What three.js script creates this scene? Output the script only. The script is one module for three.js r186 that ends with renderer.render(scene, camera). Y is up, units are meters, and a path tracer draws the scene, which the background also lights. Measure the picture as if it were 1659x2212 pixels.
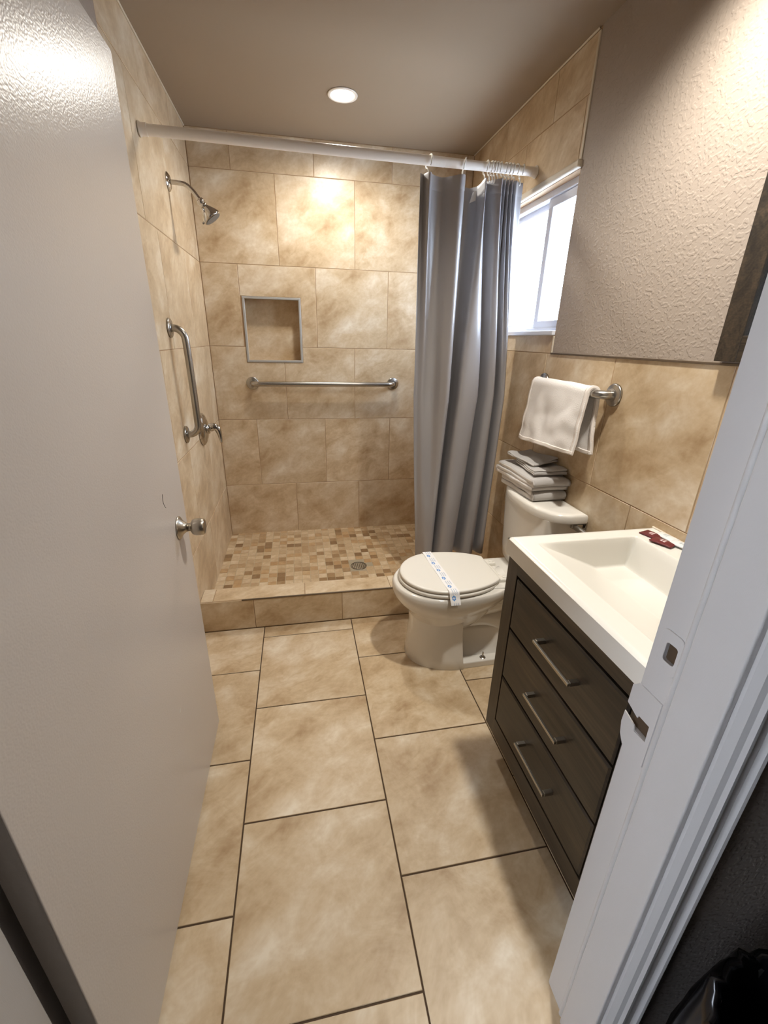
import * as THREE from 'three';
import { mergeGeometries, mergeVertices, toCreasedNormals } from 'three/addons/utils/BufferGeometryUtils.js';
import { RoundedBoxGeometry } from 'three/addons/geometries/RoundedBoxGeometry.js';
import { ImprovedNoise } from 'three/addons/math/ImprovedNoise.js';

// ---------------------------------------------------------------- camera, sky, lights, exposure
const scene = new THREE.Scene();
const camera = new THREE.PerspectiveCamera(99.74, 1659 / 2212, 0.01, 60);
camera.position.set(0.5347, 1.4036, 3.0491);
camera.rotation.order = 'YXZ';
camera.rotation.set(-0.3801, -0.1951, 0.0225);
scene.background = new THREE.Color(0.86, 0.95, 1.10);
scene.backgroundIntensity = 16;
const LAMP_SHOWER = 3.7, LAMP_BASIN = 8.7;
const LAMP_COLOR = new THREE.Color(1.0, 0.95, 0.862);
const renderer = new THREE.WebGLRenderer({ antialias: true });
renderer.toneMapping = THREE.LinearToneMapping;
renderer.toneMappingExposure = 1.0;
renderer.shadowMap.enabled = true;

// ---------------------------------------------------------------- helpers
let seed = 20240607;
const rnd = () => { seed = (seed * 1664525 + 1013904223) >>> 0; return seed / 4294967296; };
const rr = (a, b) => a + (b - a) * rnd();
const perlin = new ImprovedNoise();
const n3 = (x, y, z = 0) => perlin.noise(x, y, z);
const smooth = (a, b, x) => { const t = Math.min(1, Math.max(0, (x - a) / (b - a))); return t * t * (3 - 2 * t); };
const counts = {};
function numbered(name) { const k = counts[name] = (counts[name] ?? -1) + 1; return k ? name + '_' + String(k).padStart(3, '0') : name; }
function mesh(name, geometry, material, parent = scene) {
  const m = new THREE.Mesh(geometry, material);
  m.name = parent === scene ? numbered(name) : name;
  m.castShadow = m.receiveShadow = true;
  parent.add(m); return m;
}
function thing(name, label, category, pos = [0, 0, 0], group) {
  const g = new THREE.Group(); g.name = numbered(name); g.position.set(...pos); scene.add(g);
  g.userData = { label, category }; if (group) g.userData.group = group;
  return g;
}
function structure(name, label, pos = [0, 0, 0]) {
  const g = new THREE.Group(); g.name = name; g.position.set(...pos); scene.add(g);
  g.userData = { kind: 'structure', label }; return g;
}
function sub(name, parent) { const g = new THREE.Group(); g.name = name; parent.add(g); return g; }
const box = (x0, x1, y0, y1, z0, z1) => new THREE.BoxGeometry(x1 - x0, y1 - y0, z1 - z0).translate((x0 + x1) / 2, (y0 + y1) / 2, (z0 + z1) / 2);
const rbox = (x0, x1, y0, y1, z0, z1, r = 0.003, s = 2) => new RoundedBoxGeometry(x1 - x0, y1 - y0, z1 - z0, s, r).translate((x0 + x1) / 2, (y0 + y1) / 2, (z0 + z1) / 2);
const V = (x, y, z) => new THREE.Vector3(x, y, z);
const tube = (pts, r, seg = 48, rad = 14, closed = false, tension = 0.5) => new THREE.TubeGeometry(new THREE.CatmullRomCurve3(pts.map((p) => V(...p)), closed, 'catmullrom', tension), seg, r, rad, closed);
const lathe = (pts, seg = 40) => new THREE.LatheGeometry(pts.map((p) => new THREE.Vector2(...p)), seg);
const merge = (list) => mergeGeometries(list.map((g) => { const q = g.index ? g.toNonIndexed() : g; for (const k of Object.keys(q.attributes)) if (!['position', 'normal', 'uv'].includes(k)) q.deleteAttribute(k); return q; }));
// plane frames: (u, v, out) -> world
const FRAMES = {
  back: new THREE.Matrix4().makeBasis(V(1, 0, 0), V(0, 1, 0), V(0, 0, 1)),
  left: new THREE.Matrix4().makeBasis(V(0, 0, -1), V(0, 1, 0), V(1, 0, 0)),     // u = -z
  right: new THREE.Matrix4().makeBasis(V(0, 0, 1), V(0, 1, 0), V(-1, 0, 0)),    // u = z
  floor: new THREE.Matrix4().makeBasis(V(1, 0, 0), V(0, 0, -1), V(0, 1, 0)),    // v = -z
};
const rectShape = (u0, u1, v0, v1) => new THREE.Shape([[u0, v0], [u1, v0], [u1, v1], [u0, v1]].map((p) => new THREE.Vector2(...p)));
const polyShape = (pts) => new THREE.Shape(pts.map((p) => new THREE.Vector2(...p)));
// grid sheet with real thickness, P(i, j) -> Vector3
function thickSheet(P, ni, nj, t, uvScale = [1, 1]) {
  const pts = []; for (let i = 0; i <= ni; i++) { pts.push([]); for (let j = 0; j <= nj; j++) pts[i].push(P(i / ni, j / nj)); }
  const pos = [], uv = [], idx = [], id = (s, i, j) => s * (ni + 1) * (nj + 1) + i * (nj + 1) + j;
  for (const s of [1, -1]) for (let i = 0; i <= ni; i++) for (let j = 0; j <= nj; j++) {
    const a = pts[Math.max(0, i - 1)][j], b = pts[Math.min(ni, i + 1)][j], c = pts[i][Math.max(0, j - 1)], d = pts[i][Math.min(nj, j + 1)];
    const n = b.clone().sub(a).cross(d.clone().sub(c)).normalize().multiplyScalar(s * t / 2), p = pts[i][j].clone().add(n);
    pos.push(p.x, p.y, p.z); uv.push(i / ni * uvScale[0], j / nj * uvScale[1]);
  }
  for (let i = 0; i < ni; i++) for (let j = 0; j < nj; j++) {
    idx.push(id(0, i, j), id(0, i + 1, j), id(0, i + 1, j + 1), id(0, i, j), id(0, i + 1, j + 1), id(0, i, j + 1));
    idx.push(id(1, i, j), id(1, i + 1, j + 1), id(1, i + 1, j), id(1, i, j), id(1, i, j + 1), id(1, i + 1, j + 1));
  }
  const rim = (a, b) => { idx.push(id(0, ...a), id(1, ...b), id(1, ...a), id(0, ...a), id(0, ...b), id(1, ...b)); };
  for (let i = 0; i < ni; i++) { rim([i + 1, 0], [i, 0]); rim([i, nj], [i + 1, nj]); }
  for (let j = 0; j < nj; j++) { rim([0, j], [0, j + 1]); rim([ni, j + 1], [ni, j]); }
  const g = new THREE.BufferGeometry();
  g.setAttribute('position', new THREE.Float32BufferAttribute(pos, 3)); g.setAttribute('uv', new THREE.Float32BufferAttribute(uv, 2));
  g.setIndex(idx); g.computeVertexNormals(); return g;
}
// rings of equal length lofted bottom to top, capped
function loft(rings, crease = 0) {
  const n = rings[0].length, pos = [], idx = [];
  for (const r of rings) for (const p of r) pos.push(...p);
  for (let k = 0; k < rings.length - 1; k++) for (let i = 0; i < n; i++) {
    const a = k * n + i, b = k * n + (i + 1) % n, c = a + n, d = b + n; idx.push(a, c, b, b, c, d);
  }
  for (const [k, s] of [[0, 1], [rings.length - 1, -1]]) {
    const c = [0, 0, 0]; for (const p of rings[k]) for (let q = 0; q < 3; q++) c[q] += p[q] / n;
    const ci = pos.length / 3; pos.push(...c);
    for (let i = 0; i < n; i++) { const a = k * n + i, b = k * n + (i + 1) % n; s > 0 ? idx.push(ci, a, b) : idx.push(ci, b, a); }
  }
  const g = new THREE.BufferGeometry(); g.setAttribute('position', new THREE.Float32BufferAttribute(pos, 3)); g.setIndex(idx);
  g.setAttribute('uv', new THREE.Float32BufferAttribute(new Float32Array(pos.length / 3 * 2), 2));
  if (crease) return toCreasedNormals(g, crease);
  g.computeVertexNormals(); return g;
}
function dataTexture(w, h, fn, srgb = true) {
  const d = new Uint8Array(w * h * 4);
  for (let y = 0; y < h; y++) for (let x = 0; x < w; x++) { const c = fn(x, y), o = (y * w + x) * 4; d[o] = c[0]; d[o + 1] = c[1]; d[o + 2] = c[2]; d[o + 3] = 255; }
  const t = new THREE.DataTexture(d, w, h); t.magFilter = t.minFilter = THREE.LinearFilter; t.wrapS = t.wrapT = THREE.RepeatWrapping;
  if (srgb) t.colorSpace = THREE.SRGBColorSpace; t.needsUpdate = true; return t;
}
const clamp8 = (v) => Math.max(0, Math.min(255, v));

// ---------------------------------------------------------------- materials
// stone look of the tiles: 2 m x 2 m of drifting cream, tan and brown with slanting pale streaks
const STONE = 1600;
const fbm = (x, y, z, oct, gain = 0.55) => { let v = 0, a = 0.5; for (let i = 0; i < oct; i++) { v += a * n3(x, y, z + i * 3.17); x = x * 2.03 + 1.7; y = y * 2.03 + 0.9; a *= gain; } return v; };
function stoneColor(x, y, base, contrast) {
  const u = x / STONE * 2, v = y / STONE * 2, c = 0.84, s = 0.54;
  const w1 = fbm(u * 3.1, v * 3.1, 4.1, 3), w2 = fbm(u * 3.1, v * 3.1, 29.7, 3);
  const p = u * c + v * s + w1 * 0.10, q = -u * s + v * c + w2 * 0.10;
  const body = fbm(p * 3.2, q * 7.5, 1.5, 6, 0.64), patch = fbm(u * 7 + w2, v * 7 + w1, 51.3, 6, 0.66), grit = n3(u * 150, v * 150, 5.5);
  const vein = (f, g, z, k) => { const r = 1 - Math.abs(fbm(p * f, q * g, z, 4, 0.6)) * k; return r > 0 ? r * r : 0; };
  const pale = vein(2.2, 6.2, 81.3, 6) * smooth(-0.15, 0.25, w1 + patch * 0.6), rust = vein(3.0, 5.4, 121.3, 9) * smooth(0.0, 0.3, w2);
  let t = 0.5 + contrast * (body * 0.85 + patch * 0.72 + grit * 0.04 + 0.10 * n3(u * 62, v * 62, 8.8) + pale * 0.20 - rust * 0.26);
  t = Math.min(1, Math.max(0, t));
  const [lo, me, hi] = base, k = t < 0.5 ? t * 2 : t * 2 - 1, A = t < 0.5 ? lo : me, B = t < 0.5 ? me : hi;
  return [0, 1, 2].map((i) => clamp8(A[i] + (B[i] - A[i]) * k));
}
// box mapping in metres for big flat pieces
function metric(g) {
  const q = g.index ? g.toNonIndexed() : g, p = q.attributes.position, n = q.attributes.normal, a = new Float32Array(p.count * 2);
  for (let i = 0; i < p.count; i++) { const x = Math.abs(n.getX(i)), y = Math.abs(n.getY(i)), z = Math.abs(n.getZ(i)); if (x >= y && x >= z) { a[2 * i] = p.getZ(i); a[2 * i + 1] = p.getY(i); } else if (y >= z) { a[2 * i] = p.getX(i); a[2 * i + 1] = p.getZ(i); } else { a[2 * i] = p.getX(i); a[2 * i + 1] = p.getY(i); } }
  q.setAttribute('uv', new THREE.BufferAttribute(a, 2)); return q;
}
const stoneMap = dataTexture(STONE, STONE, (x, y) => stoneColor(x, y, [[170, 142, 107], [204, 182, 150], [231, 219, 199]], 0.66));
stoneMap.repeat.set(0.5, 0.5);
const TILE_WALL = [1.0, 0.97, 0.94].map((k) => new THREE.MeshStandardMaterial({ map: stoneMap, roughness: 0.33, color: new THREE.Color(k, k * 0.985, k * 0.97) }));
const TILE_FLOOR = [1.0, 0.97, 0.95].map((k) => new THREE.MeshStandardMaterial({ map: stoneMap, roughness: 0.42, color: new THREE.Color(k, k * 0.985, k * 0.96) }));
const MOSAIC = [[0.98, 0.95, 0.9], [0.86, 0.8, 0.72], [0.74, 0.64, 0.52], [0.56, 0.45, 0.33], [0.42, 0.32, 0.22], [0.8, 0.66, 0.5]].map((c) => new THREE.MeshStandardMaterial({ map: stoneMap, roughness: 0.5, color: new THREE.Color(...c) }));
const std = (c, roughness = 0.5, more = {}) => new THREE.MeshStandardMaterial({ color: c, roughness, ...more });
const GROUT_WALL = std('#a5896a', 0.9), GROUT_FLOOR = std('#4e3c2b', 0.9), GROUT_MOSAIC = std('#b7a88c', 0.9);

// hand-troweled wall texture, 1 m x 1 m
const troweled = dataTexture(1024, 1024, (x, y) => {
  const u = x / 1024, v = y / 1024;
  const w = n3(u * 9, v * 9, 0.3) * 0.9;
  let h = n3(u * 62 + w, v * 62, 1.1) * 0.6 + n3(u * 30, v * 30 + w, 5.1) * 0.5;
  h = smooth(-0.05, 0.28, h) * 0.75 + 0.25 * (0.5 + 0.5 * n3(u * 150, v * 150, 3.9));
  const g = 255 * h; return [g, g, g];
}, false);
const paintBump = troweled; paintBump.repeat.set(1.9, 1.9);
const PAINT_WALL = std('#a3968a', 0.55, { bumpMap: paintBump, bumpScale: 0.0007 });
const PAINT_CEILING = std('#998772', 0.8);
const PAINT_BEDROOM = std('#7c746c', 0.6, { bumpMap: paintBump, bumpScale: 0.0007 });
const roller = dataTexture(512, 512, (x, y) => { const g = 127 + 150 * (n3(x / 5.1, y / 5.1, 2) * 0.6 + n3(x / 11, y / 9, 8) * 0.4); return [clamp8(g), clamp8(g), clamp8(g)]; }, false);
roller.repeat.set(3, 3);
const DOOR_PAINT = std('#c0b8b1', 0.3, { bumpMap: roller, bumpScale: 0.00035 });
const TRIM_PAINT = std('#bdb9b6', 0.38, { bumpMap: roller, bumpScale: 0.00012 });
const PORCELAIN = new THREE.MeshPhysicalMaterial({ color: '#e6e2da', roughness: 0.16, clearcoat: 0.6, clearcoatRoughness: 0.06 });
const SEAT_PLASTIC = std('#e9e5dc', 0.28);
const BASIN = new THREE.MeshPhysicalMaterial({ color: '#e4e1d9', roughness: 0.28, clearcoat: 0.35, clearcoatRoughness: 0.2 });
const CHROME = std('#c4c2c0', 0.08, { metalness: 1 });
const STEEL = std('#b3b0ab', 0.27, { metalness: 1 });
const STEEL_SATIN = std('#a9a49b', 0.33, { metalness: 1 });
const NICKEL = std('#b9b1a4', 0.3, { metalness: 1 });
const WHITE_VINYL = std('#dcdfe8', 0.4);
const WHITE_ROD = std('#f0e8de', 0.3);
const CREAM_TRIM = std('#d3c8b5', 0.35);
const SILVER_TRIM = std('#b7b5b0', 0.35, { metalness: 0.35 });
const DARK_TRIM = std('#6d5f50', 0.4, { metalness: 0.5 });
const DARK = std('#171310', 0.8);
const RAW_WOOD = std('#4a3826', 0.9);
const wood = dataTexture(512, 1024, (x, y) => {
  const u = x / 512, v = y / 1024; // grain runs along u
  const w = n3(u * 2, v * 3, 1.7) * 0.9;
  const g = n3(u * 3 + w, v * 42 + w * 3, 0.5) * 0.5 + n3(u * 9, v * 130, 6.1) * 0.35 + n3(u * 2.2, v * 9, 3.7) * 0.5;
  const k = 0.92 + g * 0.85; return [clamp8(52 * k), clamp8(43 * k), clamp8(33 * k)];
});
wood.repeat.set(1.2, 1.2);
const WOOD = std('#ffffff', 0.42, { map: wood });
const terry = dataTexture(512, 512, (x, y) => { const g = 128 + 170 * (n3(x / 3.1, y / 3.1, 1) * 0.65 + n3(x / 7, y / 7, 4) * 0.5); return [clamp8(g), clamp8(g), clamp8(g)]; }, false);
terry.repeat.set(5, 5);
const TOWEL = std('#f4efeb', 0.95, { bumpMap: terry, bumpScale: 0.003 });
const TOWEL_HEM = std('#e2dad3', 0.85);
const CURTAIN = new THREE.MeshPhysicalMaterial({ color: '#9c999a', roughness: 0.33, ior: 1.8, sheen: 0.35, sheenRoughness: 0.4, sheenColor: new THREE.Color(0.5, 0.5, 0.55), side: THREE.DoubleSide });
const CLEAR_PLASTIC = new THREE.MeshPhysicalMaterial({ color: '#efeae0', roughness: 0.2, transmission: 0.15, thickness: 0, ior: 1.45 });
const GLASS = new THREE.MeshPhysicalMaterial({ color: '#f6fbff', roughness: 0.02, transmission: 1, thickness: 0, ior: 1.5 });
const MIRROR = std('#e8ecec', 0.02, { metalness: 1 });
const BAG = std('#0c0c10', 0.22);
const LAMP_GLOW = std('#fff3e0', 0.6, { emissive: new THREE.Color(1, 0.93, 0.82), emissiveIntensity: 6 });

// ---------------------------------------------------------------- tiles
const W = 1.6446, H = 2.442, T = 0.46, R1 = 2.2637;
const TILE_TH = 0.009;
function tilePiece(name, frame, shape, origin, parent, material, grout = 0.0032, th = TILE_TH, bevel = 0.0012) {
  const g = new THREE.ExtrudeGeometry(shape, { depth: th - bevel, bevelEnabled: true, bevelThickness: bevel, bevelSize: bevel, bevelOffset: -bevel - grout / 2, bevelSegments: 1, steps: 1, curveSegments: 6 });
  g.translate(0, 0, -th);
  const f = rnd() < 0.5 ? -1 : 1, a = g.attributes.uv; let u0 = 1e9, v0 = 1e9;
  const cap = g.groups[0].count;
  for (let i = 0; i < cap; i++) { u0 = Math.min(u0, a.getX(i) * f); v0 = Math.min(v0, a.getY(i) * f); }
  const ou = rr(0.02, 1.48) - u0, ov = rr(0.02, 1.48) - v0;
  for (let i = 0; i < a.count; i++) a.setXY(i, a.getX(i) * f + ou, a.getY(i) * f + ov);
  g.applyMatrix4(FRAMES[frame]); g.translate(...origin);
  return mesh(name, g, material ?? TILE_WALL[Math.floor(rnd() * 3)], parent);
}
// rows of tiles over [u0,u1]x[v0,v1]; rows = [{v0, v1, joint}] joints every T
function tileRows(frame, origin, parent, u0, u1, rows, holes = [], materials = TILE_WALL, grout) {
  for (const { v0, v1, joint, step = T } of rows) {
    let k = Math.ceil((u0 - joint) / step + 1e-6), a = u0;
    while (a < u1 - 1e-6) {
      const b = Math.min(u1, joint + k * step); k++;
      if (b - a < 0.035 && b < u1 - 1e-6) continue;
      if (b - a < 0.012) { a = b; continue; }
      const shapes = cutRect(a, b, v0, v1, holes);
      for (const s of shapes) tilePiece('tile', frame, s, origin, parent, materials[Math.floor(rnd() * materials.length)], grout);
      a = b;
    }
  }
}
// rectangle minus at most one overlapping hole -> shapes
function cutRect(a, b, c, d, holes) {
  for (const [h0, h1, g0, g1] of holes) {
    const x0 = Math.max(a, h0), x1 = Math.min(b, h1), y0 = Math.max(c, g0), y1 = Math.min(d, g1);
    if (x1 - x0 < 1e-4 || y1 - y0 < 1e-4) continue;
    const L = x0 > a + 0.014, R = x1 < b - 0.014, B = y0 > c + 0.014, U = y1 < d - 0.014;
    if (!L && !R && !B && !U) return [];
    if (L && R && B && U) { const s = rectShape(a, b, c, d); return [s]; }
    const pts = [];                                             // walk the outline counter-clockwise with the notch
    if (B) pts.push([a, c], [b, c]); else { if (L) pts.push([a, c], [x0, c], [x0, y1]); if (R) { if (L) pts.push([x1, y1]); pts.push([x1, c], [b, c]); } }
    if (B && U) { // notch from a side
      if (R) { return [polyShape([[a, c], [b, c], [b, d], [a, d], [a, y1], [x1, y1], [x1, y0], [a, y0]])]; }
      if (L) { return [polyShape([[a, c], [b, c], [b, y0], [x0, y0], [x0, y1], [b, y1], [b, d], [a, d]])]; }
      return [rectShape(a, b, c, y0), rectShape(a, b, y1, d)];
    }
    if (B) { // open at the top
      if (L && R) return [polyShape([[a, c], [b, c], [b, d], [x1, d], [x1, y0], [x0, y0], [x0, d], [a, d]])];
      if (R) return [polyShape([[a, c], [b, c], [b, d], [x1, d], [x1, y0], [a, y0]])];
      if (L) return [polyShape([[a, c], [b, c], [b, y0], [x0, y0], [x0, d], [a, d]])];
      return [rectShape(a, b, c, y0)];
    }
    if (U) { // open at the bottom
      if (L && R) return [polyShape([[a, c], [x0, c], [x0, y1], [x1, y1], [x1, c], [b, c], [b, d], [a, d]])];
      if (R) return [polyShape([[a, y1], [x1, y1], [x1, c], [b, c], [b, d], [a, d]])];
      if (L) return [polyShape([[a, c], [x0, c], [x0, y1], [b, y1], [b, d], [a, d]])];
      return [rectShape(a, b, y1, d)];
    }
    const out = []; if (L) out.push(rectShape(a, x0, c, d)); if (R) out.push(rectShape(x1, b, c, d)); return out;
  }
  return [rectShape(a, b, c, d)];
}

// ---------------------------------------------------------------- setting: bathroom shell
const FZ = 2.60;                        // inner face of the door wall
const DOOR_L = 0.128, DOOR_R = 1.046, DOOR_H = 2.03;
const GAP = 0.0016;
// floor
const floor = structure('floor', 'beige stone-look bathroom floor of large square tiles with dark grout');
mesh('grout_bed', box(-0.1, W + 0.1, -0.06, -0.0025, 0.9, 2.74), GROUT_FLOOR, floor);
{
  const TX = 0.4505, TZ = 0.457, fA = 0.2998, zc = 1.1048;
  for (const [x0, x1, z0] of [[0, fA, 1.4255], [fA, fA + TX, 1.1914], [fA + TX, fA + 2 * TX, 1.4135], [fA + 2 * TX, W, 1.640]]) {
    let a = zc, k = 0;
    while (a < 2.735) {
      const b = Math.min(2.738, z0 + k * TZ); k++;
      if (b - a < 0.012) continue;
      tilePiece('tile', 'floor', rectShape(x0, x1, -b, -a), [0, 0, 0], floor, TILE_FLOOR[Math.floor(rnd() * 3)], 0.0045);
      a = b;
    }
  }
}
// back wall with niche
const NICHE = [0.2195, 0.5725, 1.25, 1.633];
const wallBack = structure('wall_back', 'tiled shower back wall with a recessed niche');
{
  const s = rectShape(-0.12, W + 0.12, -0.06, H + 0.1);
  s.holes.push(new THREE.Path([[NICHE[0], NICHE[2]], [NICHE[1], NICHE[2]], [NICHE[1], NICHE[3]], [NICHE[0], NICHE[3]]].map((p) => new THREE.Vector2(...p))));
  const g = new THREE.ExtrudeGeometry(s, { depth: 0.12, bevelEnabled: false }).translate(0, 0, -0.12 - GAP); mesh('grout_bed', g, GROUT_WALL, wallBack);
  mesh('grout_bed', box(-0.1, W + 0.1, 1.1, 1.8, -0.14, -0.115), GROUT_WALL, wallBack);
  tileRows('back', [0, 0, 0], wallBack, 0.001, W - 0.001, [
    { v0: R1, v1: H - 0.002, joint: 0.2213 }, { v0: R1 - T, v1: R1, joint: 0.4565 }, { v0: R1 - 2 * T, v1: R1 - T, joint: 0.2101 },
    { v0: R1 - 3 * T, v1: R1 - 2 * T, joint: 0.4531 }, { v0: R1 - 4 * T, v1: R1 - 3 * T, joint: 0.2438 }, { v0: 0.04, v1: R1 - 4 * T, joint: 0.4823 }], [NICHE]);
  const n = sub('niche', wallBack), [a, b, c, d] = NICHE;
  tilePiece('tile', 'back', rectShape(a, b, c, d), [0, 0, -0.095], n);
  mesh('tile', box(a, a + 0.008, c, d, -0.11, -0.006), TILE_WALL[1], n); mesh('tile', box(b - 0.008, b, c, d, -0.11, -0.006), TILE_WALL[1], n);
  mesh('tile', box(a, b, c, c + 0.008, -0.11, -0.006), TILE_WALL[0], n); mesh('tile', box(a, b, d - 0.008, d, -0.11, -0.006), TILE_WALL[2], n);
  const e = 0.014;
  mesh('edge_strip', rbox(a, a + e, c, d, -0.012, 0.004), SILVER_TRIM, n); mesh('edge_strip', rbox(b - e, b, c, d, -0.012, 0.004), SILVER_TRIM, n);
  mesh('edge_strip', rbox(a, b, c, c + e, -0.012, 0.0045), SILVER_TRIM, n); mesh('edge_strip', rbox(a, b, d - e, d, -0.012, 0.0045), SILVER_TRIM, n);
}
// left wall: tiles to the ceiling in the shower, tile wainscot with paint above beyond it
const wallLeft = structure('wall_left', 'left bathroom wall tiled to the ceiling beside the shower');
mesh('grout_bed', box(-0.12, -GAP, -0.06, H + 0.1, -0.12, FZ + 0.06), GROUT_WALL, wallLeft);
tileRows('left', [0, 0, 0], wallLeft, -1.19, -0.001, [
  { v0: R1, v1: H - 0.002, joint: -0.8 }, { v0: R1 - T, v1: R1, joint: -0.995 }, { v0: R1 - 2 * T, v1: R1 - T, joint: -0.85 },
  { v0: R1 - 3 * T, v1: R1 - 2 * T, joint: -0.62 }, { v0: R1 - 4 * T, v1: R1 - 3 * T, joint: -0.86 }, { v0: 0.0, v1: R1 - 4 * T, joint: -0.64 }]);
tileRows('left', [0, 0, 0], wallLeft, -FZ, -1.19, [{ v0: 0.884, v1: 1.3615, joint: -1.0 }, { v0: 0.424, v1: 0.884, joint: -1.2 }, { v0: 0, v1: 0.424, joint: -1.0 }]);
{ const g = box(-0.11, 0, 1.3615, H, 1.19, FZ); mesh('painted_panel', metric(g), PAINT_WALL, wallLeft); }
// right wall with window opening
const WIN = { z0: 0.24, z1: 1.19, y0: 1.44, y1: 2.036 };
const wallRight = structure('wall_right', 'right bathroom wall, taupe textured paint above beige tile wainscot');
{
  const s = polyShape([[-0.12, -0.06], [FZ + 0.06, -0.06], [FZ + 0.06, 1.3615], [WIN.z1, 1.3615], [WIN.z1, H + 0.1], [-0.12, H + 0.1]]);
  s.holes.push(new THREE.Path([[WIN.z0, WIN.y0], [WIN.z1 - 0.0005, WIN.y0], [WIN.z1 - 0.0005, WIN.y1], [WIN.z0, WIN.y1]].map((p) => new THREE.Vector2(...p))));
  const g = new THREE.ExtrudeGeometry(s, { depth: 0.13, bevelEnabled: false }).translate(0, 0, -0.13 - GAP).applyMatrix4(FRAMES.right).translate(W, 0, 0);
  mesh('grout_bed', g, GROUT_WALL, wallRight);
  mesh('painted_panel', metric(box(W, W + 0.13, 1.3615, H + 0.1, WIN.z1, FZ + 0.06)), PAINT_WALL, wallRight);
  const hole = [[WIN.z0, WIN.z1, WIN.y0, WIN.y1]];
  tileRows('right', [W, 0, 0], wallRight, 0.001, WIN.z1 - 0.012, [
    { v0: R1, v1: H - 0.004, joint: 0.92 }, { v0: 1.82, v1: R1, joint: 0.7 }, { v0: 1.3615, v1: 1.82, joint: 0.72 }], hole);
  tileRows('right', [W, 0, 0], wallRight, 0.001, FZ, [
    { v0: 0.887, v1: 1.3615, joint: 0.688 }, { v0: 0.43, v1: 0.887, joint: 0.4558 }, { v0: 0.0, v1: 0.43, joint: 0.69 }]);
  // pale edge strip where the tile ends, thin metal strip on the wainscot, rounded strip over the window
  mesh('edge_strip', rbox(W - 0.005, W + 0.01, WIN.y1 + 0.02, H - 0.01, WIN.z1 - 0.013, WIN.z1 - 0.001, 0.003), CREAM_TRIM, wallRight);
  mesh('edge_strip', rbox(W - 0.003, W + 0.01, 1.3645, WIN.y0 - 0.006, WIN.z1 - 0.012, WIN.z1 - 0.002, 0.002), CREAM_TRIM, wallRight);
  mesh('edge_strip', rbox(W - 0.004, W + 0.01, 1.3585, 1.3655, WIN.z1 - 0.01, FZ - 0.001, 0.0015), DARK_TRIM, wallRight);
}
// door wall between bathroom and bedroom
const wallFront = structure('wall_front', 'taupe textured wall around the bathroom doorway');
{
  const s = polyShape([[-1.9, -0.06], [DOOR_L - 0.02, -0.06], [DOOR_L - 0.02, DOOR_H + 0.02], [DOOR_R + 0.02, DOOR_H + 0.02], [DOOR_R + 0.02, -0.06], [3.3, -0.06], [3.3, H + 0.1], [-1.9, H + 0.1]]);
  const g = new THREE.ExtrudeGeometry(s, { depth: 0.14, bevelEnabled: false }).translate(0, 0, FZ);
  mesh('wall_body', g, PAINT_BEDROOM, wallFront);
}
const ceiling = structure('ceiling', 'plain taupe bathroom ceiling');
{
  const s = rectShape(-0.12, W + 0.13, -2.62, 0.12);
  for (const [x, z] of [[0.8, 0.505], [1.33, 1.99]]) { const p = new THREE.Path(); p.absarc(x, -z, 0.056, 0, Math.PI * 2); s.holes.push(p); }
  mesh('ceiling_board', new THREE.ExtrudeGeometry(s, { depth: 0.1, bevelEnabled: false, curveSegments: 32 }).applyMatrix4(FRAMES.floor).translate(0, H, 0), PAINT_CEILING, ceiling);
  mesh('caulk_bead', merge([tube([[0.003, H - 0.002, 0.004], [0.003, H - 0.002, 1.19]], 0.004, 8, 8), tube([[W - 0.003, H - 0.002, 0.004], [W - 0.003, H - 0.002, 1.18]], 0.004, 8, 8)]), CREAM_TRIM, ceiling);
}
// bedroom outside the doorway, where the camera stands, with a window in its left wall
const bedroom = structure('wall_bedroom', 'plain walls of the bedroom outside the bathroom door');
{
  const s = rectShape(2.74, 6.0, -0.06, H + 0.1); s.holes.push(new THREE.Path([[2.98, 0.75], [4.0, 0.75], [4.0, 2.1], [2.98, 2.1]].map((p) => new THREE.Vector2(...p))));
  mesh('wall_body', new THREE.ExtrudeGeometry(s, { depth: 0.12, bevelEnabled: false }).applyMatrix4(FRAMES.right).translate(-1.78, 0, 0), PAINT_BEDROOM, bedroom);
  mesh('wall_body', box(3.2, 3.32, -0.06, H + 0.1, 2.74, 6), PAINT_BEDROOM, bedroom);
  mesh('wall_body', box(-1.9, 3.32, -0.06, H + 0.1, 6, 6.12), PAINT_BEDROOM, bedroom);
  const f = structure('floor_bedroom', 'dark carpeted bedroom floor'); mesh('carpet', box(-1.9, 3.32, -0.06, -0.002, 2.74, 6.12), std('#3a322c', 0.95), f);
  const c = structure('ceiling_bedroom', 'plain bedroom ceiling'); mesh('ceiling_board', box(-1.9, 3.32, H, H + 0.1, 2.62, 6.12), PAINT_CEILING, c);
}

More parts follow.
